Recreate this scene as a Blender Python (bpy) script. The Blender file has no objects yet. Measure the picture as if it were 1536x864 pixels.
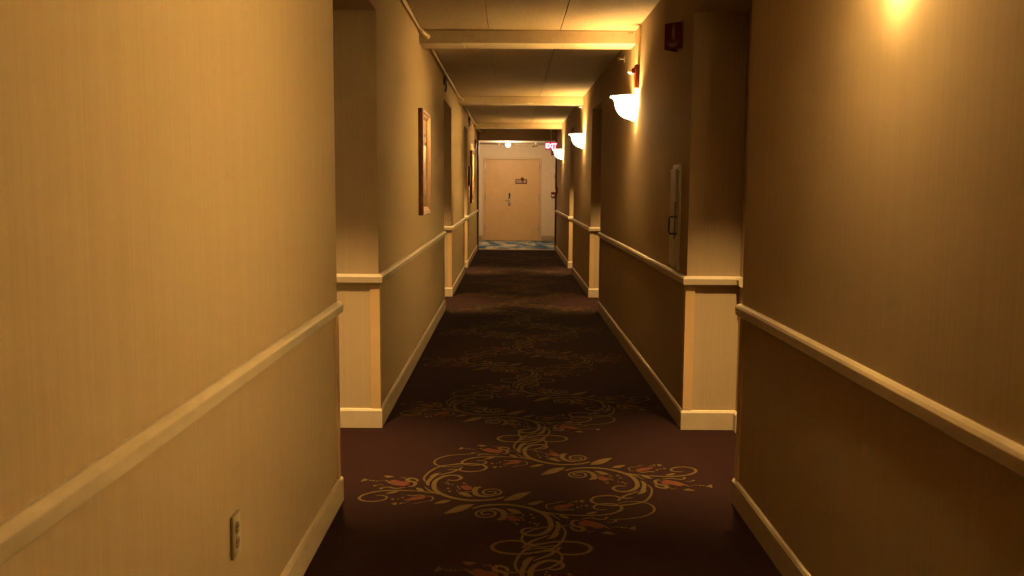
import bpy, bmesh, math, random
from mathutils import Vector, Matrix, Euler

random.seed(4)
PI = math.pi
SC = bpy.context.scene
COL = SC.collection

# ------------------------------------------------------------------ camera
cam_data = bpy.data.cameras.new("camera")
cam = bpy.data.objects.new("camera", cam_data)
COL.objects.link(cam)
cam_data.sensor_width = 36.0
cam_data.lens = 36.0 * 1388.98 / 1536.0
cam_data.clip_start = 0.05
cam_data.clip_end = 100
cam_data.dof.use_dof = True
cam_data.dof.focus_distance = 5.5
cam_data.dof.aperture_fstop = 5.0
CAM_X, CAM_H, PITCH, YAW, ROLL = -0.1258, 1.3843, -0.1086, -0.0016, 0.0067
cam.matrix_world = (Matrix.Translation((CAM_X, 0, CAM_H)) @ Matrix.Rotation(YAW, 4, 'Z')
                    @ Matrix.Rotation(PI / 2 + PITCH, 4, 'X') @ Matrix.Rotation(ROLL, 4, 'Z'))
SC.camera = cam

# ------------------------------------------------------------------ world, exposure
w = bpy.data.worlds.new("world")
SC.world = w
w.use_nodes = True
w.node_tree.nodes["Background"].inputs[0].default_value = (0.0, 0.0, 0.0, 1)
w.node_tree.nodes["Background"].inputs[1].default_value = 0.0
SC.view_settings.view_transform = 'Standard'
SC.view_settings.look = 'None'
SC.view_settings.gamma = 1
SC.view_settings.exposure = 0.0
SC.view_settings.use_curve_mapping = False

# lamp settings: the sconces' glass and bulb, the alcove downlights, the lobby lamp
SCONCE_COL = (1.0, 0.62, 0.22)
SHADE_STRENGTH = 930.0
BULB_POWER = 120.0
DOWN_COL = (1.0, 0.63, 0.25)
DOWN_POWER = 720.0
LOBBY_COL = (1.0, 0.66, 0.36)
LOBBY_POWER = 42.0

# ------------------------------------------------------------------ measures (metres)
HALF = 0.875            # half the corridor width
BACK = 1.175            # back of the door recesses
OUT = 1.36              # outer face of the walls
CEIL = 2.646
SOFFIT = 2.348
Y0 = -7.5
RECESS = [(-.45, .80), (3.967, 5.231), (10.39, 11.664), (14.9, 15.918)]
YEND = 20.5
LOBBY_END = 24.0
BEAMS = [-2.95, 2.32, 7.659, 13.135, 18.49]
BEAM_D, BEAM_Z = 0.30, 2.540
SCONCES = [-2.75, 2.45, 7.55, 12.87, 18.05]
RAIL_T, RAIL_B = 0.889, 0.838
BASE_H = 0.113


# ------------------------------------------------------------------ helpers
def tag(o, label=None, cat=None, group=None, kind=None):
    if label: o['label'] = label
    if cat: o['category'] = cat
    if group: o['group'] = group
    if kind: o['kind'] = kind
    return o


def empty(name, loc, label=None, cat=None, group=None, kind=None, rz=0.0):
    o = bpy.data.objects.new(name, None)
    o.empty_display_size = 0.1
    COL.objects.link(o)
    o.location = loc
    o.rotation_euler = (0, 0, rz)
    return tag(o, label, cat, group, kind)


def obj(name, bm, mats, parent=None, loc=(0, 0, 0), smooth=False, bevel=0.0, seg=2):
    me = bpy.data.meshes.new(name)
    bmesh.ops.recalc_face_normals(bm, faces=bm.faces[:])
    bm.to_mesh(me)
    bm.free()
    if not isinstance(mats, (list, tuple)): mats = [mats]
    for m in mats: me.materials.append(m)
    if smooth:
        for p in me.polygons: p.use_smooth = True
    o = bpy.data.objects.new(name, me)
    COL.objects.link(o)
    o.location = loc
    if parent is not None: o.parent = parent
    if bevel > 0:
        md = o.modifiers.new("bevel", 'BEVEL')
        md.width = bevel; md.segments = seg; md.limit_method = 'ANGLE'; md.angle_limit = math.radians(40)
    return o


def box(bm, x0, x1, y0, y1, z0, z1, mi=0):
    x0, x1 = min(x0, x1), max(x0, x1)
    y0, y1 = min(y0, y1), max(y0, y1)
    v = [bm.verts.new((x, y, z)) for z in (z0, z1) for (x, y) in ((x0, y0), (x1, y0), (x1, y1), (x0, y1))]
    for f in ((3, 2, 1, 0), (4, 5, 6, 7), (0, 1, 5, 4), (1, 2, 6, 5), (2, 3, 7, 6), (3, 0, 4, 7)):
        bm.faces.new([v[i] for i in f]).material_index = mi


def bx(*a):
    bm = bmesh.new(); box(bm, *a); return bm


def sweep(bm, path, prof, sgn):
    """sweep profile (offset, z) along an XY path with mitred corners; sgn = side of the offset"""
    P = [Vector(p) for p in path]
    n = len(P)
    rings = []
    for i in range(n):
        d0 = (P[i] - P[i - 1]).normalized() if i > 0 else None
        d1 = (P[i + 1] - P[i]).normalized() if i < n - 1 else None
        if d0 is None: d0 = d1
        if d1 is None: d1 = d0
        n0 = Vector((-d0.y, d0.x)) * sgn
        n1 = Vector((-d1.y, d1.x)) * sgn
        m = (n0 + n1)
        m = m / max(1e-6, m.dot(n0))
        rings.append([bm.verts.new((P[i].x + m.x * o, P[i].y + m.y * o, z)) for o, z in prof])
    k = len(prof)
    for i in range(n - 1):
        for j in range(k):
            a, b = rings[i], rings[i + 1]
            bm.faces.new((a[j], a[(j + 1) % k], b[(j + 1) % k], b[j]))
    bm.faces.new(rings[0][::-1]); bm.faces.new(rings[-1])


def cyl(bm, p0, p1, r0, r1=None, n=16, caps=True, mi=0):
    p0, p1 = Vector(p0), Vector(p1)
    if r1 is None: r1 = r0
    d = (p1 - p0).normalized()
    a = d.orthogonal().normalized(); b = d.cross(a)
    R = []
    for p, r in ((p0, r0), (p1, r1)):
        R.append([bm.verts.new(p + (a * math.cos(t) + b * math.sin(t)) * r) for t in [2 * PI * i / n for i in range(n)]])
    for i in range(n):
        bm.faces.new((R[0][i], R[0][(i + 1) % n], R[1][(i + 1) % n], R[1][i])).material_index = mi
    if caps:
        bm.faces.new(R[0][::-1]).material_index = mi; bm.faces.new(R[1]).material_index = mi


def tube(bm, pts, r, n=10):
    pts = [Vector(p) for p in pts]
    R = []
    up = None
    for i, p in enumerate(pts):
        d = (pts[min(i + 1, len(pts) - 1)] - pts[max(i - 1, 0)]).normalized()
        if up is None: up = d.orthogonal().normalized()
        a = (up - d * up.dot(d)).normalized(); up = a
        b = d.cross(a)
        rr = r[i] if isinstance(r, (list, tuple)) else r
        R.append([bm.verts.new(p + (a * math.cos(t) + b * math.sin(t)) * rr) for t in [2 * PI * k / n for k in range(n)]])
    for i in range(len(pts) - 1):
        for k in range(n):
            bm.faces.new((R[i][k], R[i][(k + 1) % n], R[i + 1][(k + 1) % n], R[i + 1][k]))
    bm.faces.new(R[0][::-1]); bm.faces.new(R[-1])


def lathe(bm, prof, c, axis='Z', n=24, a0=0.0, a1=2 * PI, sy=1.0):
    """revolve (r, h) about an axis through c"""
    full = abs(a1 - a0 - 2 * PI) < 1e-6
    cnt = n if full else n + 1
    c = Vector(c)
    rings = []
    for r, h in prof:
        ring = []
        for i in range(cnt):
            t = a0 + (a1 - a0) * i / n
            if axis == 'Z': q = Vector((r * math.cos(t), r * math.sin(t) * sy, h))
            elif axis == 'X': q = Vector((h, r * math.cos(t), r * math.sin(t)))
            else: q = Vector((r * math.cos(t), h, r * math.sin(t)))
            ring.append(bm.verts.new(c + q))
        rings.append(ring)
    for i in range(len(rings) - 1):
        for k in range(n):
            k2 = (k + 1) % cnt
            bm.faces.new((rings[i][k], rings[i][k2], rings[i + 1][k2], rings[i + 1][k]))
    return rings


def catmull(pts, sub=6):
    out = []
    n = len(pts)
    for i in range(n - 1):
        p0 = pts[max(i - 1, 0)]; p1 = pts[i]; p2 = pts[i + 1]; p3 = pts[min(i + 2, n - 1)]
        for s in range(sub):
            t = s / sub
            out.append(tuple(0.5 * ((2 * b) + (-a + c) * t + (2 * a - 5 * b + 4 * c - d) * t * t + (-a + 3 * b - 3 * c + d) * t ** 3)
                             for a, b, c, d in zip(p0, p1, p2, p3)))
    out.append(tuple(pts[-1]))
    return out


# ------------------------------------------------------------------ materials
def base_mat(name, col, rough=0.6, metal=0.0, spec=0.5):
    m = bpy.data.materials.new(name); m.use_nodes = True
    nt = m.node_tree; b = nt.nodes["Principled BSDF"]
    b.inputs["Base Color"].default_value = (*col, 1)
    b.inputs["Roughness"].default_value = rough
    b.inputs["Metallic"].default_value = metal
    b.inputs["Specular IOR Level"].default_value = spec
    return m, nt, b


def N(nt, t, **kw):
    n = nt.nodes.new(t)
    for k, v in kw.items(): setattr(n, k, v)
    return n


def speckle(name, c1, c2, scale, rough=0.6, metal=0.0, bump=0.1, dist=0.002, detail=4, spec=0.4):
    """two-tone noise with a little relief"""
    m, nt, b = base_mat(name, c1, rough, metal, spec)
    tc = N(nt, "ShaderNodeTexCoord"); no = N(nt, "ShaderNodeTexNoise")
    no.inputs["Scale"].default_value = scale; no.inputs["Detail"].default_value = detail
    cr = N(nt, "ShaderNodeValToRGB")
    cr.color_ramp.elements[0].position = 0.35; cr.color_ramp.elements[1].position = 0.65
    cr.color_ramp.elements[0].color = (*c1, 1); cr.color_ramp.elements[1].color = (*c2, 1)
    nt.links.new(tc.outputs["Object"], no.inputs["Vector"])
    nt.links.new(no.outputs["Fac"], cr.inputs["Fac"])
    nt.links.new(cr.outputs["Color"], b.inputs["Base Color"])
    if bump > 0:
        bp = N(nt, "ShaderNodeBump"); bp.inputs["Strength"].default_value = bump; bp.inputs["Distance"].default_value = dist
        nt.links.new(no.outputs["Fac"], bp.inputs["Height"]); nt.links.new(bp.outputs["Normal"], b.inputs["Normal"])
    return m


def wallpaper(name, c_hi, c_lo):
    """vinyl wall covering with fine irregular vertical threads"""
    m, nt, b = base_mat(name, c_hi, 0.9, 0, 0.06)
    tc = N(nt, "ShaderNodeTexCoord"); sp = N(nt, "ShaderNodeSeparateXYZ")
    nt.links.new(tc.outputs["Object"], sp.inputs[0])
    ad = N(nt, "ShaderNodeMath", operation='ADD')
    nt.links.new(sp.outputs["X"], ad.inputs[0]); nt.links.new(sp.outputs["Y"], ad.inputs[1])
    outs = []
    for sc_, det in ((95.0, 3.0), (16.0, 2.0)):
        no = N(nt, "ShaderNodeTexNoise", noise_dimensions='1D')
        no.inputs["Scale"].default_value = sc_; no.inputs["Detail"].default_value = det
        nt.links.new(ad.outputs[0], no.inputs["W"])
        outs.append(no.outputs["Fac"])
    mx = N(nt, "ShaderNodeMix", data_type='FLOAT'); mx.inputs[0].default_value = 0.35
    nt.links.new(outs[0], mx.inputs[2]); nt.links.new(outs[1], mx.inputs[3])
    # faint breaks along each thread
    cb = N(nt, "ShaderNodeCombineXYZ")
    m1 = N(nt, "ShaderNodeMath", operation='MULTIPLY'); m1.inputs[1].default_value = 160.0
    m2 = N(nt, "ShaderNodeMath", operation='MULTIPLY'); m2.inputs[1].default_value = 5.0
    nt.links.new(ad.outputs[0], m1.inputs[0]); nt.links.new(sp.outputs["Z"], m2.inputs[0])
    nt.links.new(m1.outputs[0], cb.inputs[0]); nt.links.new(m2.outputs[0], cb.inputs[2])
    n3 = N(nt, "ShaderNodeTexNoise"); n3.inputs["Scale"].default_value = 1.0; n3.inputs["Detail"].default_value = 2
    nt.links.new(cb.outputs[0], n3.inputs["Vector"])
    mx2 = N(nt, "ShaderNodeMix", data_type='FLOAT'); mx2.inputs[0].default_value = 0.35
    nt.links.new(mx.outputs[0], mx2.inputs[2]); nt.links.new(n3.outputs["Fac"], mx2.inputs[3])
    cr = N(nt, "ShaderNodeValToRGB")
    cr.color_ramp.elements[0].position = 0.34; cr.color_ramp.elements[1].position = 0.62
    cr.color_ramp.elements[0].color = (*c_lo, 1); cr.color_ramp.elements[1].color = (*c_hi, 1)
    nt.links.new(mx2.outputs[0], cr.inputs["Fac"]); nt.links.new(cr.outputs["Color"], b.inputs["Base Color"])
    bp = N(nt, "ShaderNodeBump"); bp.inputs["Strength"].default_value = 0.12; bp.inputs["Distance"].default_value = 0.002
    nt.links.new(mx2.outputs[0], bp.inputs["Height"]); nt.links.new(bp.outputs["Normal"], b.inputs["Normal"])
    return m


def emit_mat(name, col, strength):
    m = bpy.data.materials.new(name); m.use_nodes = True
    nt = m.node_tree; nt.nodes.clear()
    e = N(nt, "ShaderNodeEmission"); e.inputs[0].default_value = (*col, 1); e.inputs[1].default_value = strength
    o = N(nt, "ShaderNodeOutputMaterial"); nt.links.new(e.outputs[0], o.inputs[0])
    return m


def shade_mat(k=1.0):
    """frosted glass with its glow put in as emission: strongest up the front, dimmer at the sides and foot"""
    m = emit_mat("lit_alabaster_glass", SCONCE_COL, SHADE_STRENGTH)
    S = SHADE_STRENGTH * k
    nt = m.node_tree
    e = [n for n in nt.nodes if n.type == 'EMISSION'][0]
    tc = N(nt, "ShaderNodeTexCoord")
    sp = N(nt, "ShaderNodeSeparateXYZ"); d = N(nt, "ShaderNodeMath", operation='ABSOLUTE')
    mr = N(nt, "ShaderNodeMapRange", interpolation_type='SMOOTHSTEP')  # emission shaped to narrow the light thrown across the corridor
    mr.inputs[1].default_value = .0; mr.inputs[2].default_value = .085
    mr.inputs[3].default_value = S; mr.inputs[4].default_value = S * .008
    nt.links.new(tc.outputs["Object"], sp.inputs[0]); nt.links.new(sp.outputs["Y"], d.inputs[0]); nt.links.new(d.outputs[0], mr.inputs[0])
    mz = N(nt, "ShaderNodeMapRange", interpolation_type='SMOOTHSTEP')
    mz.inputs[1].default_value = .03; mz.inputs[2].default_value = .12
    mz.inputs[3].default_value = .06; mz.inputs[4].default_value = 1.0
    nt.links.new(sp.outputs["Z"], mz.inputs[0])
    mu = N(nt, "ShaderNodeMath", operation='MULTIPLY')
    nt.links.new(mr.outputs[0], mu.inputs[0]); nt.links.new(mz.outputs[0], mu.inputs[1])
    # glow added at the foot of the glass, to streak the wall below
    ft = N(nt, "ShaderNodeVectorMath", operation='LENGTH'); nt.links.new(tc.outputs["Object"], ft.inputs[0])
    mf = N(nt, "ShaderNodeMapRange", interpolation_type='SMOOTHSTEP')
    mf.inputs[1].default_value = .02; mf.inputs[2].default_value = .055
    mf.inputs[3].default_value = S * .25; mf.inputs[4].default_value = 0.0
    nt.links.new(ft.outputs["Value"], mf.inputs[0])
    ad = N(nt, "ShaderNodeMath", operation='ADD')
    nt.links.new(mu.outputs[0], ad.inputs[0]); nt.links.new(mf.outputs[0], ad.inputs[1])
    a2 = N(nt, "ShaderNodeMath", operation='ADD'); a2.inputs[1].default_value = 22.0 * k
    nt.links.new(ad.outputs[0], a2.inputs[0])
    nt.links.new(a2.outputs[0], e.inputs[1])
    return m


def lobby_carpet():
    m, nt, b = base_mat("lobby_carpet", (.1, .14, .2), 0.95, 0, 0.1)
    tc = N(nt, "ShaderNodeTexCoord"); mp = N(nt, "ShaderNodeMapping"); mp.inputs["Scale"].default_value = (1.3, .5, 1)
    no = N(nt, "ShaderNodeTexNoise"); no.inputs["Scale"].default_value = 1.9; no.inputs["Detail"].default_value = 7
    no.inputs["Distortion"].default_value = 0.8
    cr = N(nt, "ShaderNodeValToRGB"); e = cr.color_ramp.elements
    e[0].position = 0.40; e[0].color = (.035, .085, .15, 1)
    e[1].position = 0.62; e[1].color = (.50, .46, .37, 1)
    k = e.new(0.5); k.color = (.13, .19, .23, 1)
    nt.links.new(tc.outputs["Object"], mp.inputs[0]); nt.links.new(mp.outputs[0], no.inputs["Vector"])
    nt.links.new(no.outputs["Fac"], cr.inputs["Fac"]); nt.links.new(cr.outputs["Color"], b.inputs["Base Color"])
    return m


def picture_print():
    """flat print: dim landscape, dark mass at the top, pale and ochre below"""
    m, nt, b = base_mat("picture_print", (.3, .2, .1), 0.25, 0, 0.6)
    tc = N(nt, "ShaderNodeTexCoord"); sp = N(nt, "ShaderNodeSeparateXYZ"); nt.links.new(tc.outputs["Generated"], sp.inputs[0])
    no = N(nt, "ShaderNodeTexNoise"); no.inputs["Scale"].default_value = 4.5; no.inputs["Detail"].default_value = 5
    nt.links.new(tc.outputs["Generated"], no.inputs["Vector"])
    a = N(nt, "ShaderNodeMath", operation='MULTIPLY_ADD'); a.inputs[1].default_value = 0.35
    nt.links.new(no.outputs["Fac"], a.inputs[0]); nt.links.new(sp.outputs["Z"], a.inputs[2])
    cr = N(nt, "ShaderNodeValToRGB"); e = cr.color_ramp.elements
    e[0].position = 0.15; e[0].color = (.34, .25, .13, 1)
    e[1].position = 1.0; e[1].color = (.42, .28, .14, 1)
    for p, c in ((.45, (.48, .38, .22)), (.62, (.52, .42, .28)), (.82, (.66, .54, .36)), (.86, (.09, .04, .02)), (.95, (.14, .06, .03))):
        k = e.new(p); k.color = (*c, 1)
    nt.links.new(a.outputs[0], cr.inputs["Fac"]); nt.links.new(cr.outputs["Color"], b.inputs["Base Color"])
    return m


def brushed(name, c, rough, scale=(4, 4, 60)):
    m, nt, b = base_mat(name, c, rough, 1.0)
    tc = N(nt, "ShaderNodeTexCoord"); mp = N(nt, "ShaderNodeMapping"); mp.inputs["Scale"].default_value = scale
    no = N(nt, "ShaderNodeTexNoise"); no.inputs["Scale"].default_value = 8
    mr = N(nt, "ShaderNodeMapRange"); mr.inputs[3].default_value = rough * .8; mr.inputs[4].default_value = rough * 1.25
    nt.links.new(tc.outputs["Object"], mp.inputs[0]); nt.links.new(mp.outputs[0], no.inputs["Vector"])
    nt.links.new(no.outputs["Fac"], mr.inputs[0]); nt.links.new(mr.outputs[0], b.inputs["Roughness"])
    return m


M = {}
M['paper'] = wallpaper("striped_wall_covering", (.385, .285, .158), (.350, .255, .138))
M['trim'] = speckle("cream_trim_paint", (.45, .355, .215), (.42, .33, .20), 12, 0.42, bump=0.04)
M['guard'] = speckle("corner_guard_vinyl", (.47, .31, .135), (.45, .295, .13), 20, 0.4, bump=0.02)
M['ceiling'] = speckle("textured_ceiling_board", (.37, .275, .155), (.29, .21, .115), 70, 0.85, bump=0.5, dist=0.004, detail=6)
M['beam'] = speckle("painted_beam", (.52, .41, .25), (.48, .375, .23), 40, 0.6, bump=0.15)
M['joint'] = speckle("dark_joint", (.26, .18, .10), (.22, .15, .08), 30, 0.9, bump=0)
M['carpet'] = speckle("dark_brown_carpet", (.0165, .0058, .0036), (.0110, .0037, .0027), 260, 0.95, bump=0.6, dist=0.003, detail=3, spec=0.05)
M['gold'] = speckle("carpet_gold_pile", (.072, .046, .015), (.055, .034, .011), 220, 0.95, bump=0.5, dist=0.003, spec=0.05)
M['redpile'] = speckle("carpet_rust_pile", (.075, .022, .010), (.052, .016, .008), 220, 0.95, bump=0.5, dist=0.003, spec=0.05)
M['lobby_carpet'] = lobby_carpet()
M['lobby_paint'] = speckle("lobby_cream_paint", (.76, .65, .49), (.72, .61, .46), 9, 0.7, bump=0.03)
M['lobby_ceiling'] = speckle("lobby_ceiling_paint", (.66, .60, .50), (.60, .55, .46), 60, 0.85, bump=0.2)
M['door_paint'] = speckle("tan_door_paint", (.70, .48, .24), (.67, .45, .22), 6, 0.45, bump=0.02)
M['frame_paint'] = speckle("tan_frame_paint", (.66, .50, .30), (.62, .47, .28), 10, 0.45, bump=0.02)
M['threshold'] = brushed('satin_brass_threshold', (.78, .60, .38), 0.5)
M['dark_wood'] = speckle("dark_brown_wood", (.060, .028, .016), (.035, .016, .010), 14, 0.45, bump=0.05)
M['header'] = speckle("dark_header_paint", (.17, .10, .055), (.15, .09, .05), 14, 0.6, bump=0.05)
M['copper'] = brushed("copper_leaf_frame", (.52, .30, .17), 0.42)
M['copper_dark'] = speckle("dark_frame_edge", (.16, .055, .025), (.10, .035, .018), 20, 0.4, metal=0.3, bump=0.1)
M['print'] = picture_print()
M['nickel'] = brushed("brushed_nickel", (.62, .58, .52), 0.25)
M['steel'] = brushed("grey_steel", (.45, .43, .40), 0.4)
M['black'] = speckle("black_plastic", (.012, .011, .010), (.02, .018, .016), 30, 0.4, bump=0.02)
M['brown_dev'] = speckle("dark_brown_plastic", (.075, .035, .018), (.055, .026, .014), 30, 0.5, bump=0.02)
M['red'] = speckle("fire_red_enamel", (.17, .018, .010), (.14, .015, .009), 12, 0.35, bump=0.01)
M['maroon'] = speckle("maroon_sign_plastic", (.105, .003, .011), (.09, .0025, .009), 12, 0.35, bump=0.01)
M['icon'] = speckle("faded_white_print", (.22, .15, .11), (.19, .13, .10), 40, 0.6, bump=0)
M['plastic'] = speckle("ivory_plastic", (.33, .27, .135), (.31, .25, .125), 30, 0.4, bump=0.02)
M['socket'] = speckle('dark_socket_plastic', (.20, .145, .06), (.18, .13, .055), 30, 0.4, bump=0.02)  # sockets darker than the cover plate
M['cabinet'] = speckle("cream_cabinet_enamel", (.44, .34, .21), (.41, .315, .195), 14, 0.4, bump=0.02)
M['lens'] = speckle("clear_strobe_lens", (.85, .82, .75), (.8, .77, .7), 60, 0.15, bump=0.1)
M['plaque'] = speckle("brown_plaque", (.16, .045, .025), (.13, .035, .02), 14, 0.5, bump=0)
M['text'] = speckle("pale_lettering", (.62, .50, .42), (.58, .46, .38), 14, 0.6, bump=0)
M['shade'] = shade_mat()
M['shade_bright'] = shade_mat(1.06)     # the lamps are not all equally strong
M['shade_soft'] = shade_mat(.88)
M['added_liner'] = speckle("white_added_liner", (.85, .82, .76), (.80, .77, .70), 20, 0.4, bump=0.02)  # opaque liner added to hold the shade's glow off the ceiling
M['bulb'] = emit_mat("lit_lobby_globe", LOBBY_COL, 90)
M['down'] = emit_mat("lit_downlight_lens", DOWN_COL, 6)
M['exit'] = emit_mat("lit_exit_letters", (1.0, .16, .22), 9)
M['exit_face'] = emit_mat("lit_exit_face", (1.0, .05, .06), 0.75)


# ================================================================== STRUCTURE
def wall_plan(sgn):
    """solid side wall with its door recesses and the headers over them"""
    bm = bmesh.new()
    y = Y0
    for a, b in RECESS:
        box(bm, sgn * HALF, sgn * OUT, y, a, 0, CEIL + .1)
        box(bm, sgn * HALF, sgn * OUT, a, b, SOFFIT, CEIL + .1)
        box(bm, sgn * BACK, sgn * OUT, a, a + .08, 0, SOFFIT)
        box(bm, sgn * BACK, sgn * OUT, b - .08, b, 0, SOFFIT)
        y = b
    box(bm, sgn * HALF, sgn * OUT, y, YEND, 0, CEIL + .1)
    return bm


RAIL = [(0, RAIL_B - .004), (.012, RAIL_B - .004), (.022, RAIL_B + .004), (.024, RAIL_T - .016), (.019, RAIL_T - .006), (.010, RAIL_T), (0, RAIL_T)]
BASE = [(0, 0), (.016, 0), (.016, BASE_H - .014), (.010, BASE_H - .003), (.003, BASE_H), (0, BASE_H)]


def trim_paths(sgn):
    paths = []
    cur = [(sgn * HALF, Y0)]
    for a, b in RECESS:
        cur += [(sgn * HALF, a), (sgn * BACK, a), (sgn * BACK, a + .08)]
        paths.append(cur)
        cur = [(sgn * BACK, b - .08), (sgn * BACK, b), (sgn * HALF, b)]
    cur.append((sgn * HALF, YEND))
    paths.append(cur)
    return paths


for sgn, side in ((-1, 'left'), (1, 'right')):
    wl = obj(f'wall_{side}', wall_plan(sgn), M['paper'])
    tag(wl, f'{side} corridor wall in beige pinstriped wall covering with door recesses', 'wall', kind='structure')
    bm = bmesh.new()
    for p in trim_paths(sgn): sweep(bm, p, RAIL, (-1 if sgn < 0 else 1))
    tr = obj('trim_1' if sgn < 0 else 'trim_2', bm, M['trim'])
    tag(tr, f'cream painted chair rail running along the {side} wall', 'chair rail', kind='structure')
    bm = bmesh.new()
    for p in trim_paths(sgn): sweep(bm, p, BASE, (-1 if sgn < 0 else 1))
    bb = obj(f'baseboard_{side}', bm, M['trim'])
    tag(bb, f'cream baseboard along the foot of the {side} wall', 'baseboard', kind='structure')
    # smooth corner guards between baseboard and rail
    for a, b in RECESS:
        for yy, dy in ((a, -1), (b, 1)):
            g = bmesh.new()
            t = .006
            z0, z1 = BASE_H + .002, RAIL_B - .012
            xf = sgn * HALF
            box(g, xf - sgn * t, xf, yy - dy * t, yy + dy * .048, z0, z1)
            box(g, xf, xf + sgn * .048, yy - dy * t, yy, z0, z1)
            obj('corner_guard', g, M['guard'], wl)

# wall behind the viewer
tag(obj('wall_back', bx(-OUT, OUT, Y0 - .12, Y0, 0, CEIL + .1), M['paper']), 'beige wall closing the corridor behind the viewer', 'wall', kind='structure')

# floor
fl = tag(obj('floor', bx(-OUT, OUT, Y0, YEND, -.12, 0), M['carpet']), 'dark brown corridor carpet with a gold vine and rust flower pattern', 'floor', kind='structure')

# half motif in millimetres about its centre: strokes (colour, widths, points), leaves, dots
STROKES = [
    ("g", (16, 22, 9), [(-66, -75), (-30, -45), (22, -29), (85, -26), (157, -55), (213, -105), (249, -164), (262, -240), (257, -306), (229, -361), (191, -385), (157, -377), (140, -345), (153, -314), (177, -304), (203, -313)]),
    ("g", (8, 14, 8), [(157, -55), (225, -108), (295, -139), (366, -153), (445, -155), (515, -138), (567, -92), (579, -45), (552, -10), (502, -5), (463, -33), (460, -68), (482, -84), (510, -82)]),
    ("g", (5, 10, 3), [(214, -101), (269, -147), (303, -211)]),
    ("g", (14, 26, 14), [(5, -79), (36, -85), (64, -118), (66, -178), (43, -217)]),
    ("g", (10, 12, 9), [(29, -89), (-8, -86), (-43, -111), (-52, -147), (-33, -180), (1, -183), (27, -159), (27, -119), (-3, -104), (-29, -126), (-19, -154), (8, -142)]),
    ("g", (5, 8, 5), [(301, 0), (261, -17), (251, -38), (257, -73), (284, -79)]),
    ("g", (6, 12, 5), [(285, -77), (313, -94), (346, -81), (369, -93)]),
    ("g", (5, 8, 4), [(295, -4), (316, 16), (332, 16)]),
    ("g", (4, 6, 4), [(350, -9), (376, 17), (390, 3)]),
    ("g", (4, 9, 4), [(73, -152), (105, -139), (148, -134)]),
    ("g", (8, 16, 6), [(65, -138), (74, -177), (64, -216)]),
    ("g", (4, 7, 3), [(132, -172), (147, -201), (153, -233)]),
    ("g", (7, 12, 6), [(392, -199), (434, -183), (467, -201), (492, -197), (506, -177)]),
    ("g", (10, 20, 10), [(380, -215), (356, -219), (351, -267), (372, -285), (393, -303), (382, -334), (352, -320), (342, -286)]),
    ("g", (4, 10, 6), [(432, -227), (463, -255), (498, -306)]),
    ("g", (4, 6, 7), [(496, -226), (511, -239), (535, -219)]),
    ("g", (5, 6, 4), [(401, -321), (415, -344), (435, -330)]),
    ("g", (3, 4, 3), [(498, -306), (534, -287), (574, -297)]),
    ("g", (8, 20, 10), [(285, -227), (294, -268), (281, -342), (250, -419)]),
    ("g", (6, 13, 6), [(281, -342), (285, -364), (266, -405), (238, -419)]),
    ("g", (5, 16, 8), [(252, -379), (223, -406), (187, -438), (168, -468), (185, -479), (215, -468)]),
    ("g", (8, 16, 11), [(307, -286), (318, -341), (304, -422), (277, -491), (252, -525), (215, -547), (180, -563), (123, -574), (63, -563), (30, -533), (26, -496), (51, -458), (104, -442), (145, -454), (155, -485), (141, -514)]),
    ("g", (6, 11, 7), [(137, -549), (173, -527), (219, -517), (251, -528), (278, -554), (290, -602), (276, -656), (229, -708), (169, -732), (82, -750)]),
]
LEAVES = [
    ("g", [(64, 22), (80, 64), (109, 99), (144, 127), (188, 143), (171, 110), (151, 72), (115, 34)]),
    ("g", [(167, -22), (195, 11), (241, 22), (222, -8), (197, -29)]),
    ("g", [(74, -78), (105, -79), (142, -122), (112, -131), (92, -112)]),
    ("g", [(414, -140), (433, -118), (469, -105), (455, -131), (435, -144)]),
    ("g", [(295, -137), (319, -142), (343, -193), (321, -189), (305, -170)]),
    ("g", [(-183, -148), (-163, -93), (-127, -51), (-73, -34), (-94, -82), (-127, -123)]),
    ("r", [(83, -171), (109, -161), (130, -196), (139, -220), (108, -229), (86, -212)]),
    ("r", [(281, -56), (310, -29), (343, -20), (378, -15), (350, -53), (315, -78), (291, -79)]),
    ("r", [(376, -242), (401, -214), (427, -221), (442, -240), (476, -288), (451, -307), (422, -286), (385, -279)]),
    ("g", [(574, -308), (593, -289), (610, -276), (600, -328), (591, -315)]),
    ("g", [(459, -358), (487, -336), (497, -343), (513, -367), (486, -370)]),
    ("g", [(420, 31), (413, 46), (401, 24), (410, 7), (428, 25)]),
]
DOTS = [(123, -263, 7), (149, -158, 6), (183, -149, 8), (192, -188, 7), (176, -242, 5), (195, -253, 7), (209, -261, 6), (203, -283, 5), (387, -56, 7), (405, -39, 5), (428, -34, 8), (364, -85, 5), (534, -287, 5), (551, -294, 6), (567, -295, 5), (500, -181, 9), (535, -219, 8), (112, -248, 5), (387, 24, 6)]



def ribbon(bm, pts, ws, z, mi):
    c = catmull(pts, 5)
    n = len(c)
    prev = None
    for i, (x, y) in enumerate(c):
        j0, j1 = max(i - 1, 0), min(i + 1, n - 1)
        dx, dy = c[j1][0] - c[j0][0], c[j1][1] - c[j0][1]
        L = math.hypot(dx, dy) or 1
        t = i / (n - 1)
        wd = (ws[0] * (1 - t) + ws[2] * t) + (ws[1] - (ws[0] + ws[2]) / 2) * 4 * t * (1 - t)
        wd = max(2.0, wd) * .5
        a = bm.verts.new(((x - dy / L * wd) / 1000, (y + dx / L * wd) / 1000, z))
        b = bm.verts.new(((x + dy / L * wd) / 1000, (y - dx / L * wd) / 1000, z))
        if prev: bm.faces.new((prev[0], prev[1], b, a)).material_index = mi
        prev = (a, b)


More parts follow.
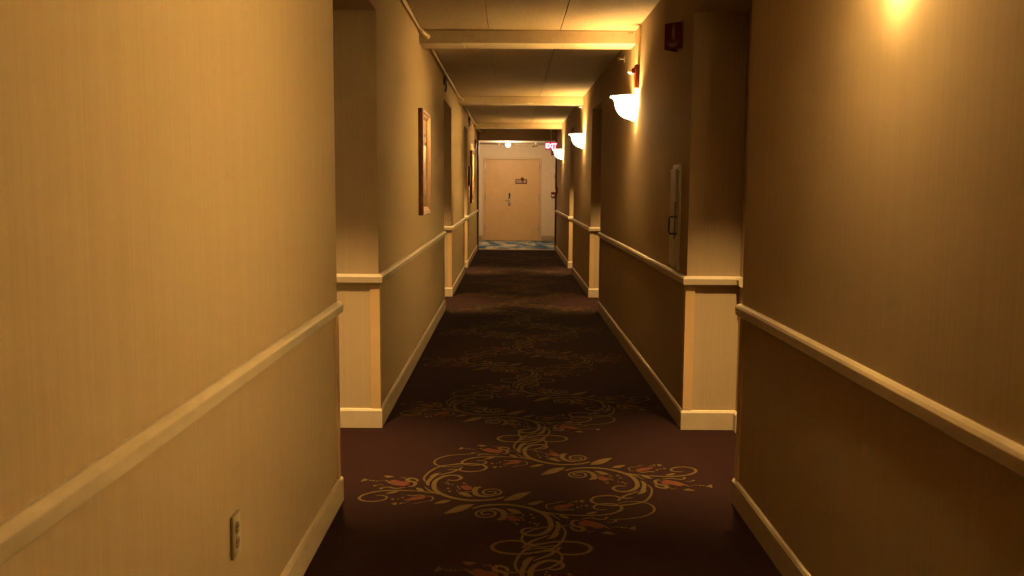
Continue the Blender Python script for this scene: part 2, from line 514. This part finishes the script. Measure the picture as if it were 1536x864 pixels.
def motif_mesh():
    bm = bmesh.new()
    z = .0012
    for k, ws, pts in STROKES:
        z += .00001
        ribbon(bm, pts, ws, z, 0 if k == 'g' else 1)
    for k, pts in LEAVES:
        z += .00001
        c = catmull(list(pts) + [pts[0]], 4)[:-1]
        zz = z + (.0004 if k == 'r' else 0)
        vs = [bm.verts.new((x / 1000, y / 1000, zz)) for x, y in c]
        f = bm.faces.new(vs); f.material_index = 0 if k == 'g' else 1
    for x, y, r in DOTS:
        z += .00001
        vs = [bm.verts.new(((x + r * math.cos(q)) / 1000, (y + r * 1.5 * math.sin(q)) / 1000, z)) for q in [2 * PI * i / 8 for i in range(8)]]
        bm.faces.new(vs)
    geo = bm.verts[:] + bm.faces[:]
    d = bmesh.ops.duplicate(bm, geom=bm.verts[:] + bm.edges[:] + bm.faces[:])
    nv = [e for e in d['geom'] if isinstance(e, bmesh.types.BMVert)]
    bmesh.ops.rotate(bm, verts=nv, cent=(0, 0, 0), matrix=Matrix.Rotation(PI, 3, 'Z'))
    bmesh.ops.triangulate(bm, faces=bm.faces[:])
    for f in bm.faces:
        f.normal_update()
        if f.normal.z < 0: f.normal_flip()
    me = bpy.data.meshes.new('carpet_motif')
    bm.to_mesh(me); bm.free()
    me.materials.append(M['gold']); me.materials.append(M['redpile'])
    return me


mm = motif_mesh()
PERIOD = 1.565
for k in range(-3, 11):
    for x, y in ((.215, 4.50), (-.215, 3.955)):
        yy = y + k * PERIOD - (.0 if k <= 0 else .012 * k)
        if yy < -1.5 or yy > YEND - .5: continue
        o = bpy.data.objects.new('carpet_motif', mm); COL.objects.link(o)
        o.location = (x, yy, 0 if x > 0 else .0003); o.parent = fl

tag(obj('trim_3', bx(-.842, .842, YEND - .06, YEND + .03, -.01, .014), M['threshold']), 'pale metal threshold strip between brown and blue carpets', 'threshold', kind='structure')

# ceiling: backing, boards, beams
ce = tag(obj('ceiling', bx(-OUT, OUT, Y0, YEND + .12, CEIL + .014, CEIL + .12), M['joint']), 'tan textured board ceiling crossed by painted beams', 'ceiling', kind='structure')
SEAMS = [-HALF, -.318, .262, HALF]
edges = [Y0] + [v for b in BEAMS for v in (b, b + BEAM_D)] + [YEND]
for i in range(0, len(edges), 2):
    a, b = edges[i], edges[i + 1]
    for j in range(3):
        g = .0022
        dz = random.uniform(-.0015, .0015)
        obj('ceiling_panel', bx(SEAMS[j] + (g if j else 0), SEAMS[j + 1] - (g if j < 2 else 0), a + .001, b - .001, CEIL + dz, CEIL + .016), M['ceiling'], ce, bevel=.002, seg=1)
for bY in BEAMS:
    bm = bmesh.new()
    box(bm, -HALF, HALF, bY, bY + BEAM_D, BEAM_Z, CEIL + .016)
    be = obj('ceiling_beam', bm, M['beam'], ce, bevel=.003, seg=1)
    obj('joint_bead', bx(-HALF, HALF, bY - .006, bY, CEIL - .010, CEIL + .002), M['ceiling'], be)
    if abs(bY - 7.659) < .01:
        h = bmesh.new(); box(h, -.765, -.745, bY + .09, bY + .20, BEAM_Z - .0015, BEAM_Z + .004)
        obj('knot_hole', h, M['joint'], be)
        obj('patch_board', bx(-.872, -.52, bY + .005, bY + BEAM_D - .005, BEAM_Z - .003, BEAM_Z + .002), M['beam'], be)
        for xx in (.842, .82):
            h = bmesh.new(); cyl(h, (xx, bY - .002, 2.63), (xx, bY + .004, 2.63), .008, n=10)
            obj('screw_head', h, M['joint'], be)

# end opening: dark header and jambs
tr = empty('trim_4', (0, YEND, 0), 'dark brown frame and header over the corridor end opening', 'door frame', kind='structure')
obj('header', bx(-HALF, HALF, YEND - .02 - YEND, .12, 2.398, CEIL + .1), M['header'], tr)
for s in (-1, 1):
    obj('jamb', bx(s * .842, s * HALF, -.03, .12, 0, 2.398), M['dark_wood'], tr)
    obj('jamb_return', bx(s * HALF, s * OUT, 0, .12, 0, CEIL + .1), M['lobby_paint'], tr)

# lobby beyond
LX = 1.9
LC = 2.46
tag(obj('floor', bx(-LX, LX, YEND, LOBBY_END, -.12, 0), M['lobby_carpet']), 'blue and grey mottled lobby carpet past the threshold', 'floor', kind='structure')
tag(obj('ceiling', bx(-LX, LX, YEND + .12, LOBBY_END, LC, LC + .1), M['lobby_ceiling']), 'pale lobby ceiling beyond the end opening', 'ceiling', kind='structure')
bm = bmesh.new()
box(bm, -LX, -.86, LOBBY_END, LOBBY_END + .12, 0, LC + .1)
box(bm, .66, LX, LOBBY_END, LOBBY_END + .12, 0, LC + .1)
box(bm, -.86, .66, LOBBY_END, LOBBY_END + .12, 2.14, LC + .1)
tag(obj('wall_end', bm, M['lobby_paint']), 'cream lobby end wall around the tan double doors', 'wall', kind='structure')
for s in (-1, 1):
    tag(obj('wall_lobby_left' if s < 0 else 'wall_lobby_right', bx(s * LX, s * (LX + .1), YEND, LOBBY_END + .12, 0, LC + .1), M['lobby_paint']),
        f'cream lobby side wall, {"left" if s < 0 else "right"} side', 'wall', kind='structure')
    tag(obj('wall_lobby_front', bx(s * OUT, s * LX, YEND, YEND + .12, 0, LC + .1), M['lobby_paint']),
        f'cream lobby wall facing the doors, {"left" if s < 0 else "right"} of the opening', 'wall', kind='structure')
bm = bmesh.new()
sweep(bm, [(-LX, LOBBY_END), (-.865, LOBBY_END)], [(0, 0), (.018, 0), (.018, .125), (.008, .135), (0, .135)], -1)
sweep(bm, [(.665, LOBBY_END), (LX, LOBBY_END)], [(0, 0), (.018, 0), (.018, .125), (.008, .135), (0, .135)], -1)
tag(obj('baseboard_end', bm, M['trim']), 'cream baseboard either side of the double doors', 'baseboard', kind='structure')

# double doors
dd = empty('door_9', (-.1, LOBBY_END, 0), 'tan flush double doors in the lobby end wall', 'door', kind='structure')
DX0, DX1, DZ = -.76, .755 - .02, 2.085      # relative to -.1
fm = bmesh.new()
box(fm, DX0, DX0 + .055, -.012, .10, 0, 2.14); box(fm, DX1 - .055 + .025, DX1 + .025, -.012, .10, 0, 2.14)
box(fm, DX0 + .055, DX1 - .03, -.012, .10, DZ, 2.14)
obj('door_frame', fm, M['frame_paint'], dd, bevel=.004)
mid = .0
for (a, b, hx) in ((DX0 + .058, mid - .004, DX0 + .056), (mid + .004, DX1 - .033, DX1 - .031)):
    lf = obj('door_leaf', bx(a, b, .012, .055, .006, DZ - .004), M['door_paint'], dd, bevel=.003)
    for hz in (1.88, 1.12, .34):
        h = bmesh.new(); cyl(h, (hx, -.004, hz - .085), (hx, -.004, hz + .085), .014, n=10)
        box(h, hx - .022, hx + .022, .004, .012, hz - .08, hz + .08)
        obj('hinge', h, M['steel'], lf)
    if a < mid - .1:
        h = bmesh.new()
        cyl(h, (-.075, .012, 1.0), (-.075, -.008, 1.0), .034, n=16); box(h, -.112, -.042, -.006, .012, .90, 1.13)
        lk = obj('lock_plate', h, M['nickel'], lf, bevel=.008)
        h = bmesh.new(); tube(h, [(-.078, .0, 1.045), (-.078, -.045, 1.045), (-.09, -.055, 1.045), (-.18, -.055, 1.04)], .013)
        obj('lever', h, M['nickel'], lf, smooth=True)
        obj('card_reader', bx(-.085, -.045, -.03, .012, 1.125, 1.235), M['black'], lf, bevel=.008)
astr = obj('astragal', bx(-.006, .008, .004, .02, .006, DZ - .006), M['frame_paint'], dd)

# recess doors
n_ = 1
for a, b in RECESS:
    for s, sd in ((-1, 'left'), (1, 'right')):
        order = ['rear', 'nearest visible', 'second', 'farthest'][RECESS.index((a, b))]
        d = empty(f'door_{n_}', (s * BACK, (a + b) / 2, 0), f'dark brown room door in the {order} recess of the {sd} wall', 'door', kind='structure')
        n_ += 1
        hw = (b - a) / 2 - .08
        f = bmesh.new()
        for q in (-1, 1): box(f, -s * .002, s * .12, q * (hw - .055), q * hw, 0, 2.12)
        box(f, -s * .002, s * .12, -hw, hw, 2.12, SOFFIT)
        obj('door_frame', f, M['dark_wood'], d, bevel=.003)
        lf = obj('door_leaf', bx(s * .07, s * .11, -hw + .057, hw - .057, .008, 2.117), M['dark_wood'], d, bevel=.003)
        h = bmesh.new()
        box(h, s * .062, s * .07, hw - .15, hw - .09, .92, 1.14)
        tube(h, [(s * .07, hw - .12, 1.0), (s * .02, hw - .12, 1.0), (s * .012, hw - .13, 1.0), (s * .012, hw - .24, .998)], .011)
        obj('lever', h, M['nickel'], lf)
        obj('backing', bx(s * .12, s * .16, -hw, hw, 0, SOFFIT), M['dark_wood'], d)

# ================================================================== LAMPS
ORD = ['behind the viewer', 'just above the frame at right', 'nearest one in view', 'second one in view', 'farthest one in view']
LABS = ['white glass bowl wall sconce on the right wall, behind the viewer',
        'white glass bowl wall sconce on the near right wall, above the picture edge',
        'largest lit bowl sconce in view, under the red fire strobe',
        'lit bowl sconce between the nearest and farthest ones, beside the second recess',
        'small farthest lit bowl sconce, close below the exit sign']
PROF = [(.000, -.006), (.048, -.003), (.088, .009), (.122, .031), (.146, .060), (.160, .092), (.167, .122), (.171, .145), (.183, .163), (.203, .174), (.202, .180)]
shade_me = None
for i, sy_ in enumerate(SCONCES):
    r = empty('wall_sconce', (HALF, sy_, 1.932), LABS[i], 'wall lamp', 'bowl sconces along the right wall')
    if shade_me is None:
        bm = bmesh.new()
        lathe(bm, PROF, (-.006, 0, 0), n=20, a0=PI / 2, a1=3 * PI / 2, sy=.97)
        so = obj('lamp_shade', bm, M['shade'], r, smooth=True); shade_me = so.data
        bm = bmesh.new()
        lathe(bm, [(max(0, q - .006), h + (.008 if h < .15 else .001)) for q, h in PROF[:-1]], (-.006, 0, 0), n=20, a0=PI / 2, a1=3 * PI / 2, sy=.97)
        io = obj('added_liner', bm, M['added_liner'], r, smooth=True); in_me = io.data
        bm = bmesh.new(); lathe(bm, [(.0, -.028), (.008, -.026), (.012, -.018), (.009, -.010), (.006, -.004)], (-.03, 0, 0), n=10)
        fo = obj('finial', bm, M['nickel'], r, smooth=True); fin_me = fo.data
        bm = bmesh.new(); box(bm, -.012, 0, -.055, .055, .02, .16); tube(bm, [(-.01, 0, .02), (-.03, 0, .0), (-.03, 0, -.01)], .005)
        bo = obj('back_plate', bm, M['nickel'], r, bevel=.003); bp_me = bo.data
        bm = bmesh.new(); cyl(bm, (-.01, 0, .07), (-.05, 0, .07), .018, n=12); cyl(bm, (-.05, 0, .06), (-.05, 0, .10), .018, n=12)
        ho = obj('lamp_holder', bm, M['plastic'], r); lh_me = ho.data
    else:
        for nm, me in (('lamp_shade', shade_me), ('added_liner', in_me), ('finial', fin_me), ('back_plate', bp_me), ('lamp_holder', lh_me)):
            c = bpy.data.objects.new(nm, me); COL.objects.link(c); c.parent = r
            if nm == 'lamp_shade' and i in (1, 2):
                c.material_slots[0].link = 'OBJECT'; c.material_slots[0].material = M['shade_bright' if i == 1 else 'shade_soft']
    ld = bpy.data.lights.new('sconce_bulb', 'POINT'); ld.energy = BULB_POWER; ld.color = SCONCE_COL; ld.shadow_soft_size = .055
    lo = bpy.data.objects.new('sconce_bulb', ld); COL.objects.link(lo); lo.parent = r; lo.location = (-.085, 0, .062)

for i, (a, b) in enumerate(RECESS):
    for s in (-1, 1):
        order = ['rear', 'nearest visible', 'second', 'farthest'][i]
        r = empty('downlight', (s * 1.03, (a + b) / 2, SOFFIT), f'round downlight in the soffit of the {order} {"left" if s < 0 else "right"} recess', 'ceiling light', 'downlights in the recess soffits')
        bm = bmesh.new(); lathe(bm, [(.052, .0), (.052, -.006), (.068, -.006), (.072, 0)], (0, 0, 0), n=24)
        obj('trim_ring', bm, M['trim'], r)
        bm = bmesh.new(); cyl(bm, (0, 0, -.003), (0, 0, .0), .051, n=20)
        obj('lamp_lens', bm, M['down'], r)
        ld = bpy.data.lights.new('downlight_lamp', 'SPOT'); ld.energy = DOWN_POWER; ld.color = DOWN_COL
        ld.spot_size = math.radians(60); ld.spot_blend = 1.0; ld.shadow_soft_size = .045
        lo = bpy.data.objects.new('downlight_lamp', ld); COL.objects.link(lo); lo.parent = r; lo.location = (0, 0, -.012)

r = empty('globe_lamp', (-.207, 22.3, LC), 'bright round bulb lamp on the lobby ceiling before the double doors', 'ceiling light')
bm = bmesh.new(); lathe(bm, [(0, 0), (.06, 0), (.06, -.012), (.03, -.02), (0, -.02)], (0, 0, 0), n=20); obj('canopy', bm, M['trim'], r)
bm = bmesh.new(); bmesh.ops.create_uvsphere(bm, u_segments=16, v_segments=10, radius=.058)
o = obj('glass_globe', bm, M['bulb'], r, smooth=True); o.location = (0, 0, -.075)
ld = bpy.data.lights.new('lobby_lamp', 'POINT'); ld.energy = LOBBY_POWER; ld.color = LOBBY_COL; ld.shadow_soft_size = .06
lo = bpy.data.objects.new('lobby_lamp', ld); COL.objects.link(lo); lo.parent = r; lo.location = (0, 0, -.20)

# ================================================================== THINGS
# framed pictures, left wall
def picture(y0, y1, z0, z1, label):
    r = empty('framed_picture', (-HALF, (y0 + y1) / 2, (z0 + z1) / 2), label, 'picture', 'framed pictures on the left wall')
    hw, hh = (y1 - y0) / 2, (z1 - z0) / 2
    fw = .062
    prof = [(0, 0, 1), (0, .030, 1), (.006, .040, 0), (.018, .036, 0), (.026, .040, 0), (.036, .030, 0), (.048, .026, 0), (fw, .014, 0), (fw, 0, 0)]
    bm = bmesh.new()
    rings = []
    for ins, d, _ in prof:
        rings.append([bm.verts.new((d, q * (hw - ins), t * (hh - ins))) for q, t in ((-1, -1), (1, -1), (1, 1), (-1, 1))])
    for i in range(len(rings) - 1):
        for k in range(4):
            f = bm.faces.new((rings[i][k], rings[i][(k + 1) % 4], rings[i + 1][(k + 1) % 4], rings[i + 1][k]))
            f.material_index = 1 if prof[i][2] else 0
    obj('picture_frame', bm, [M['copper'], M['copper_dark']], r)
    obj('picture_print', bx(.001, .010, -hw + fw - .003, hw - fw + .003, -hh + fw - .003, hh - fw + .003), M['print'], r)
    return r


picture(7.53, 8.20, 1.15, 2.01, 'copper framed landscape print on the near left wall')
picture(16.93, 17.80, 1.09, 2.04, 'copper framed print on the far left wall, small in the distance')
r = empty('wall_plaque', (-HALF, 16.42, 1.57), 'small dark framed plaque on the left wall just before the far picture', 'plaque')
obj('panel', bx(0, .028, -.17, .17, -.17, .17), M['dark_wood'], r, bevel=.004)
obj('plaque_face', bx(.026, .031, -.14, .14, -.14, .14), M['plaque'], r)

# outlet, left wall
r = empty('wall_outlet', (-HALF, 2.437, .437), 'ivory duplex outlet low on the near left wall', 'outlet')
obj('cover_plate', bx(0, .009, -.036, .036, -.060, .060), M['plastic'], r, bevel=.004)
for dz in (-.021, .021):
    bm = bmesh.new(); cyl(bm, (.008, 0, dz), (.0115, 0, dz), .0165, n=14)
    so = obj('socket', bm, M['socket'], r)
    bm = bmesh.new()
    for yy, hh in ((-.006, .0045), (.006, .0038)): box(bm, .0112, .0122, yy - .0012, yy + .0012, dz + .003 - hh, dz + .003 + hh)
    cyl(bm, (.0112, 0, dz - .009), (.0122, 0, dz - .009), .0025, n=8)
    obj('slot', bm, M['black'], so)
bm = bmesh.new(); cyl(bm, (.008, 0, 0), (.0102, 0, 0), .003, n=8); obj('screw', bm, M['steel'], r)

# fire extinguisher cabinet, right wall
r = empty('fire_cabinet', (HALF, 5.57, .905), 'cream extinguisher cabinet on the right wall, resting on the chair rail', 'cabinet')
CW, CH, CD = .095, .612, .034
obj('cabinet_body', bx(0, -CD + .012, -CW + .008, CW - .008, .004, CH - .004), M['cabinet'], r, bevel=.004)
bm = bmesh.new()
box(bm, -.001, -.018, -CW - .012, CW + .012, -.004, .022); box(bm, -.001, -.018, -CW - .012, CW + .012, CH - .03, CH + .006)
box(bm, -.001, -.012, -CW - .012, -CW + .004, .022, CH - .03); box(bm, -.001, -.012, CW - .004, CW + .012, .022, CH - .03)
obj('cabinet_flange', bm, M['cabinet'], r, bevel=.003)
dr = obj('cabinet_door', bx(-CD + .010, -CD, -CW + .008, CW - .008, .02, CH - .02), M['cabinet'], r, bevel=.003)
obj('door_window', bx(-CD - .0015, -CD + .004, -CW + .004, -CW + .022, .18, .40), M['black'], dr)
bm = bmesh.new(); tube(bm, [(-CD, -.062, .21), (-CD - .022, -.062, .21), (-CD - .028, -.062, .22), (-CD - .028, -.062, .30), (-CD - .022, -.062, .31), (-CD, -.062, .31)], .006)
obj('pull_handle', bm, M['black'], dr)
for z in (.21, .31): obj('latch', bx(-.020, -CD - .006, -CW + .001, -CW + .009, z - .006, z + .006), M['black'], dr)

# V-shaped projecting extinguisher sign
r = empty('extinguisher_sign', (HALF, 5.575, 2.205), 'maroon V-shaped projecting extinguisher sign above the cabinet', 'sign')
SH = .152
p_wall, p_apex = Vector((0, 0)), Vector((-.088, .085))
def vplate(bm, p, q, z0, z1, t, off=0.0, s0=0.0, s1=1.0):
    d = (q - p); nn = Vector((d.y, -d.x)).normalized()
    if nn.y > 0: nn = -nn
    a = p + d * s0 + nn * off; b = p + d * s1 + nn * off
    pts = [a, b, b + nn * t, a + nn * t]
    lo_ = [bm.verts.new((v.x, v.y, z0)) for v in pts]; hi = [bm.verts.new((v.x, v.y, z1)) for v in pts]
    bm.faces.new(lo_[::-1]); bm.faces.new(hi)
    for k in range(4): bm.faces.new((lo_[k], lo_[(k + 1) % 4], hi[(k + 1) % 4], hi[k]))
bm = bmesh.new()
vplate(bm, p_wall, p_apex, 0, SH, .003)
f1 = obj('near_face', bm, M['maroon'], r)
bm = bmesh.new()
v = [(0, .17), (-.088, .085)]
a, b = Vector(v[0]), Vector(v[1])
lo_ = [bm.verts.new((q.x, q.y, z)) for z in (0, SH) for q in (a, b, b + Vector((.002, .003)), a + Vector((0, -.004)))]
for f in ((0, 1, 2, 3), (4, 5, 6, 7), (0, 1, 5, 4), (1, 2, 6, 5), (2, 3, 7, 6), (3, 0, 4, 7)): bm.faces.new([lo_[k] for k in f])
obj('far_face', bm, M['maroon'], r)
bm = bmesh.new(); v = [bm.verts.new(q) for q in ((0, -.034, .012), (-.003, -.034, .012), (-.003, .0, -.004), (0, 0, -.004), (0, -.034, SH + .006), (-.003, -.034, SH + .006), (-.003, 0, SH), (0, 0, SH))]
for f in ((0, 1, 2, 3), (4, 5, 6, 7), (0, 1, 5, 4), (1, 2, 6, 5), (2, 3, 7, 6), (3, 0, 4, 7)): bm.faces.new([v[k] for k in f])
obj('flange', bm, M['maroon'], r)
bm = bmesh.new()
vplate(bm, p_wall, p_apex, .062, .118, .0035, .0008, .40, .58)
vplate(bm, p_wall, p_apex, .118, .140, .0035, .0008, .45, .55)
vplate(bm, p_wall, p_apex, .052, .058, .0035, .0008, .38, .60)
vplate(bm, p_wall, p_apex, .041, .044, .0035, .0008, .08, .92)
for k in range(6):
    hw = .30 * math.sqrt(max(0, 1 - ((k + .5) / 6) ** 2))
    vplate(bm, p_wall, p_apex, .034 - (k + 1) * .0036, .034 - k * .0036, .0035, .0008, .5 - hw, .5 + hw)
obj('pictogram', bm, M['icon'], f1)

# fire alarm devices
def strobe(loc, rz, h, wd, label, group='red fire alarm strobes'):
    r = empty('fire_strobe', loc, label, 'fire alarm', group, rz=rz)       # local -X faces the room
    obj('alarm_body', bx(0, -.030, -wd, wd, 0, h), M['red'], r, bevel=.006)
    bm = bmesh.new(); box(bm, -.028, -.055, -wd * .62, wd * .62, h * .62, h * .86)
    ho = obj('lamp_housing', bm, M['red'], r, bevel=.006)
    bm = bmesh.new()
    v = [(-.053, -wd * .5, h * .64), (-.053, wd * .5, h * .64), (-.053, wd * .5, h * .84), (-.053, -wd * .5, h * .84)]
    lathe(bm, [(.0, -.085), (.012, -.082), (.021, -.070), (.024, -.053)], (0, 0, h * .73), axis='X', n=12)
    obj('strobe_lens', bm, M['lens'], ho, smooth=True)
    bm = bmesh.new()
    for k in range(4): box(bm, -.0295, -.032, -wd * .6, wd * .6, h * (.12 + .09 * k), h * (.12 + .09 * k) + h * .03)
    obj('sounder_grille', bm, M['copper_dark'], r)
    return r


strobe((HALF, 7.47, 2.165), 0, .185, .055, 'red fire strobe with a clear lens directly above the largest sconce')
strobe((-HALF, 19.15, 2.17), PI, .18, .06, 'red fire strobe high on the far left wall above the far picture')
strobe((.955, LOBBY_END, 2.20), PI / 2, .20, .06, 'red fire strobe on the lobby end wall behind the farthest sconce')


def pull_station(loc, rz, label):
    r = empty('fire_pull_station', loc, label, 'fire alarm', 'red fire pull stations', rz=rz)
    obj('alarm_body', bx(0, -.045, -.05, .05, -.075, .075), M['red'], r, bevel=.008)
    obj('pull_handle', bx(-.044, -.058, -.035, .035, -.035, .0), M['lens'], r, bevel=.004)


pull_station((HALF, 20.05, 1.325), 0, 'red pull station on the right corridor wall by the end opening')
pull_station((.955, LOBBY_END, 1.19), PI / 2, 'red pull station on the lobby end wall right of the doors')
for k, (zz, hh) in enumerate(((1.93, .13), (1.66, .12))):
    r = empty('wall_control', (1.02, LOBBY_END, zz), ['upper', 'lower'][k] + ' small grey control box right of the double doors', 'control box', 'grey control boxes')
    obj('cover_plate', bx(-.04, .04, -.03, 0, -hh / 2, hh / 2), M['steel'], r, bevel=.004)
    obj('display', bx(-.025, .025, -.033, -.028, 0, hh * .35), M['black'], r)

# wall-mounted round detectors, left wall near ceiling
for yy, lab in ((10.38, 'dark round detector high on the left wall before the second recess'), (16.3, 'dark round detector high on the left wall past the farthest recess')):
    r = empty('wall_detector', (-HALF, yy, 2.545), lab, 'detector', 'dark detectors high on the left wall')
    bm = bmesh.new(); lathe(bm, [(.0, .0), (.052, 0), (.052, .012), (.040, .024), (.022, .034), (0, .036)], (0, 0, 0), axis='X', n=20)
    obj('detector_body', bm, M['brown_dev'], r, smooth=True)
    bm = bmesh.new(); tube(bm, [(.0, .09, .0), (.014, .10, -.005), (.020, .11, -.03), (.020, .12, -.07), (.012, .12, -.10), (0, .12, -.105)], .009)
    obj('bracket', bm, M['brown_dev'], r, smooth=True)
# sidewall sprinklers, right wall
for yy, lab in ((8.40, 'small sidewall sprinkler on the right wall just past the first beam in view'), (13.35, 'small sidewall sprinkler on the right wall behind the second beam in view')):
    r = empty('sprinkler_head', (HALF, yy, 2.52), lab, 'sprinkler', 'sidewall sprinklers on the right wall')
    bm = bmesh.new(); lathe(bm, [(0, 0), (.032, 0), (.030, -.006), (.014, -.010), (0, -.010)], (0, 0, 0), axis='X', n=16); obj('escutcheon', bm, M['plastic'], r)
    bm = bmesh.new(); cyl(bm, (-.008, 0, 0), (-.035, 0, 0), .009, n=10)
    tube(bm, [(-.034, 0, 0), (-.045, 0, .014), (-.06, 0, .006)], .003, 6); tube(bm, [(-.034, 0, 0), (-.045, 0, -.014), (-.06, 0, -.006)], .003, 6)
    obj('sprinkler_body', bm, M['nickel'], r)
    bm = bmesh.new(); box(bm, -.059, -.061, -.016, .016, -.010, .012); obj('deflector', bm, M['nickel'], r)

# surface pipe in the left ceiling corner, one run per bay
runs = [(edges[i], edges[i + 1]) for i in range(0, len(edges), 2)]
PL = ['behind the viewer', 'overhead from the viewer to the beam above', 'ending at the nearest beam in view', 'between the first and second beams in view', 'between the second and third beams in view', 'past the third beam in view']
for (a, b), pl in zip(runs, PL):
    r = empty('surface_pipe', (-HALF, a, CEIL), f'cream surface pipe in the left ceiling corner, {pl}', 'pipe', 'pipe runs in the left ceiling corner')
    L = b - a
    bm = bmesh.new(); tube(bm, [(.020, .002, -.024), (.020, L - .10, -.024)], .015, 12)
    obj('pipe', bm, M['guard'], r, smooth=True)
    bm = bmesh.new(); tube(bm, [(.020, L - .12, -.024), (.020, L - .07, -.026), (.034, L - .045, -.040), (.060, L - .022, -.054), (.070, L - .004, -.060)], [.020, .021, .022, .022, .021], 12)
    obj('elbow', bm, M['trim'], r, smooth=True)

# exit sign hung at the end of the corridor
r = empty('exit_sign', (.752, 20.35, 2.195), 'lit red EXIT sign hanging at the end of the corridor', 'sign')
obj('sign_housing', bx(-.145, .115, -.018, .018, 0, .175), M['red'], r, bevel=.005)
obj('sign_face', bx(-.135, .105, -.0215, -.017, .008, .167), M['exit_face'], r)
bm = bmesh.new(); cyl(bm, (-.015, 0, .173), (-.015, 0, .452), .008, n=10); box(bm, -.075, .045, -.03, .03, .440, .451); obj('stem', bm, M['steel'], r)
fc = bpy.data.curves.new('letters', 'FONT'); fc.body = 'EXIT'; fc.size = .145; fc.extrude = .0015; fc.align_x = 'CENTER'; fc.offset = .006
to = bpy.data.objects.new('letters_tmp', fc); COL.objects.link(to)
bpy.context.view_layer.update()
me = bpy.data.meshes.new_from_object(to.evaluated_get(bpy.context.evaluated_depsgraph_get()))
bpy.data.objects.remove(to)
me.materials.clear(); me.materials.append(M['exit'])
lt = bpy.data.objects.new('lettering', me); COL.objects.link(lt); lt.parent = r
lt.rotation_euler = (PI / 2, 0, 0); lt.location = (-.015, -.0235, .036); lt.scale = (.80, 1, 1)

# plaque on the right door leaf
r = empty('door_sign', (.131, LOBBY_END + .012, 1.465), 'small brown room plaque with pale lettering on the right door leaf', 'sign')
bm = bmesh.new(); box(bm, -.15, .15, -.010, 0, 0, .125)
cyl(bm, (.03, -.010, .125), (.03, 0, .125), .045, n=18)
pq = obj('sign_panel', bm, M['plaque'], r)
bm = bmesh.new()
random.seed(11)
for z, x1 in ((.075, .0), (.035, .02)):
    x = -.125
    while x < x1:
        wv = random.choice((.012, .015, .018))
        box(bm, x, x + wv, -.012, -.009, z, z + .026); x += wv + .005
lt2 = obj('lettering', bm, M['text'], pq)
lt2['kind'] = 'stuff'
bm = bmesh.new(); cyl(bm, (.088, -.012, .065), (.088, -.009, .065), .03, n=12); obj('symbol', bm, M['text'], pq)

# security camera and thin pipe on the lobby ceiling
r = empty('security_camera', (.435, 22.9, LC), 'small bullet security camera under the lobby ceiling near the exit sign', 'camera')
bm = bmesh.new(); cyl(bm, (.04, 0, 0), (.04, 0, -.05), .012, n=10); cyl(bm, (.04, 0, 0), (.04, 0, -.01), .035, n=14); obj('mount', bm, M['lens'], r)
bm = bmesh.new(); cyl(bm, (.07, .06, -.055), (-.03, -.07, -.085), .032, n=14); cb_ = obj('camera_body', bm, M['lens'], r)
bm = bmesh.new(); cyl(bm, (-.028, -.068, -.0845), (-.036, -.078, -.087), .027, n=14); obj('camera_lens', bm, M['black'], cb_)
r = empty('ceiling_conduit', (-.45, 23.3, LC - .016), 'thin pale conduit crossing the lobby ceiling behind the round bulb', 'conduit')
bm = bmesh.new(); tube(bm, [(0, 0, 0), (1.45, 0, 0)], .013, 10); obj('pipe', bm, M['trim'], r, smooth=True)
for x in (.02, .5, 1.0, 1.43): obj('clip', bx(x - .012, x + .012, -.022, .022, -.014, .016), M['steel'], r)
r = empty('ceiling_track', (-.88, 23.0, LC - .012), 'dark track on the lobby ceiling left of the round bulb', 'track')
bm = bmesh.new(); box(bm, -.02, .38, -.02, .02, -.012, .012); obj('rail', bm, M['brown_dev'], r)
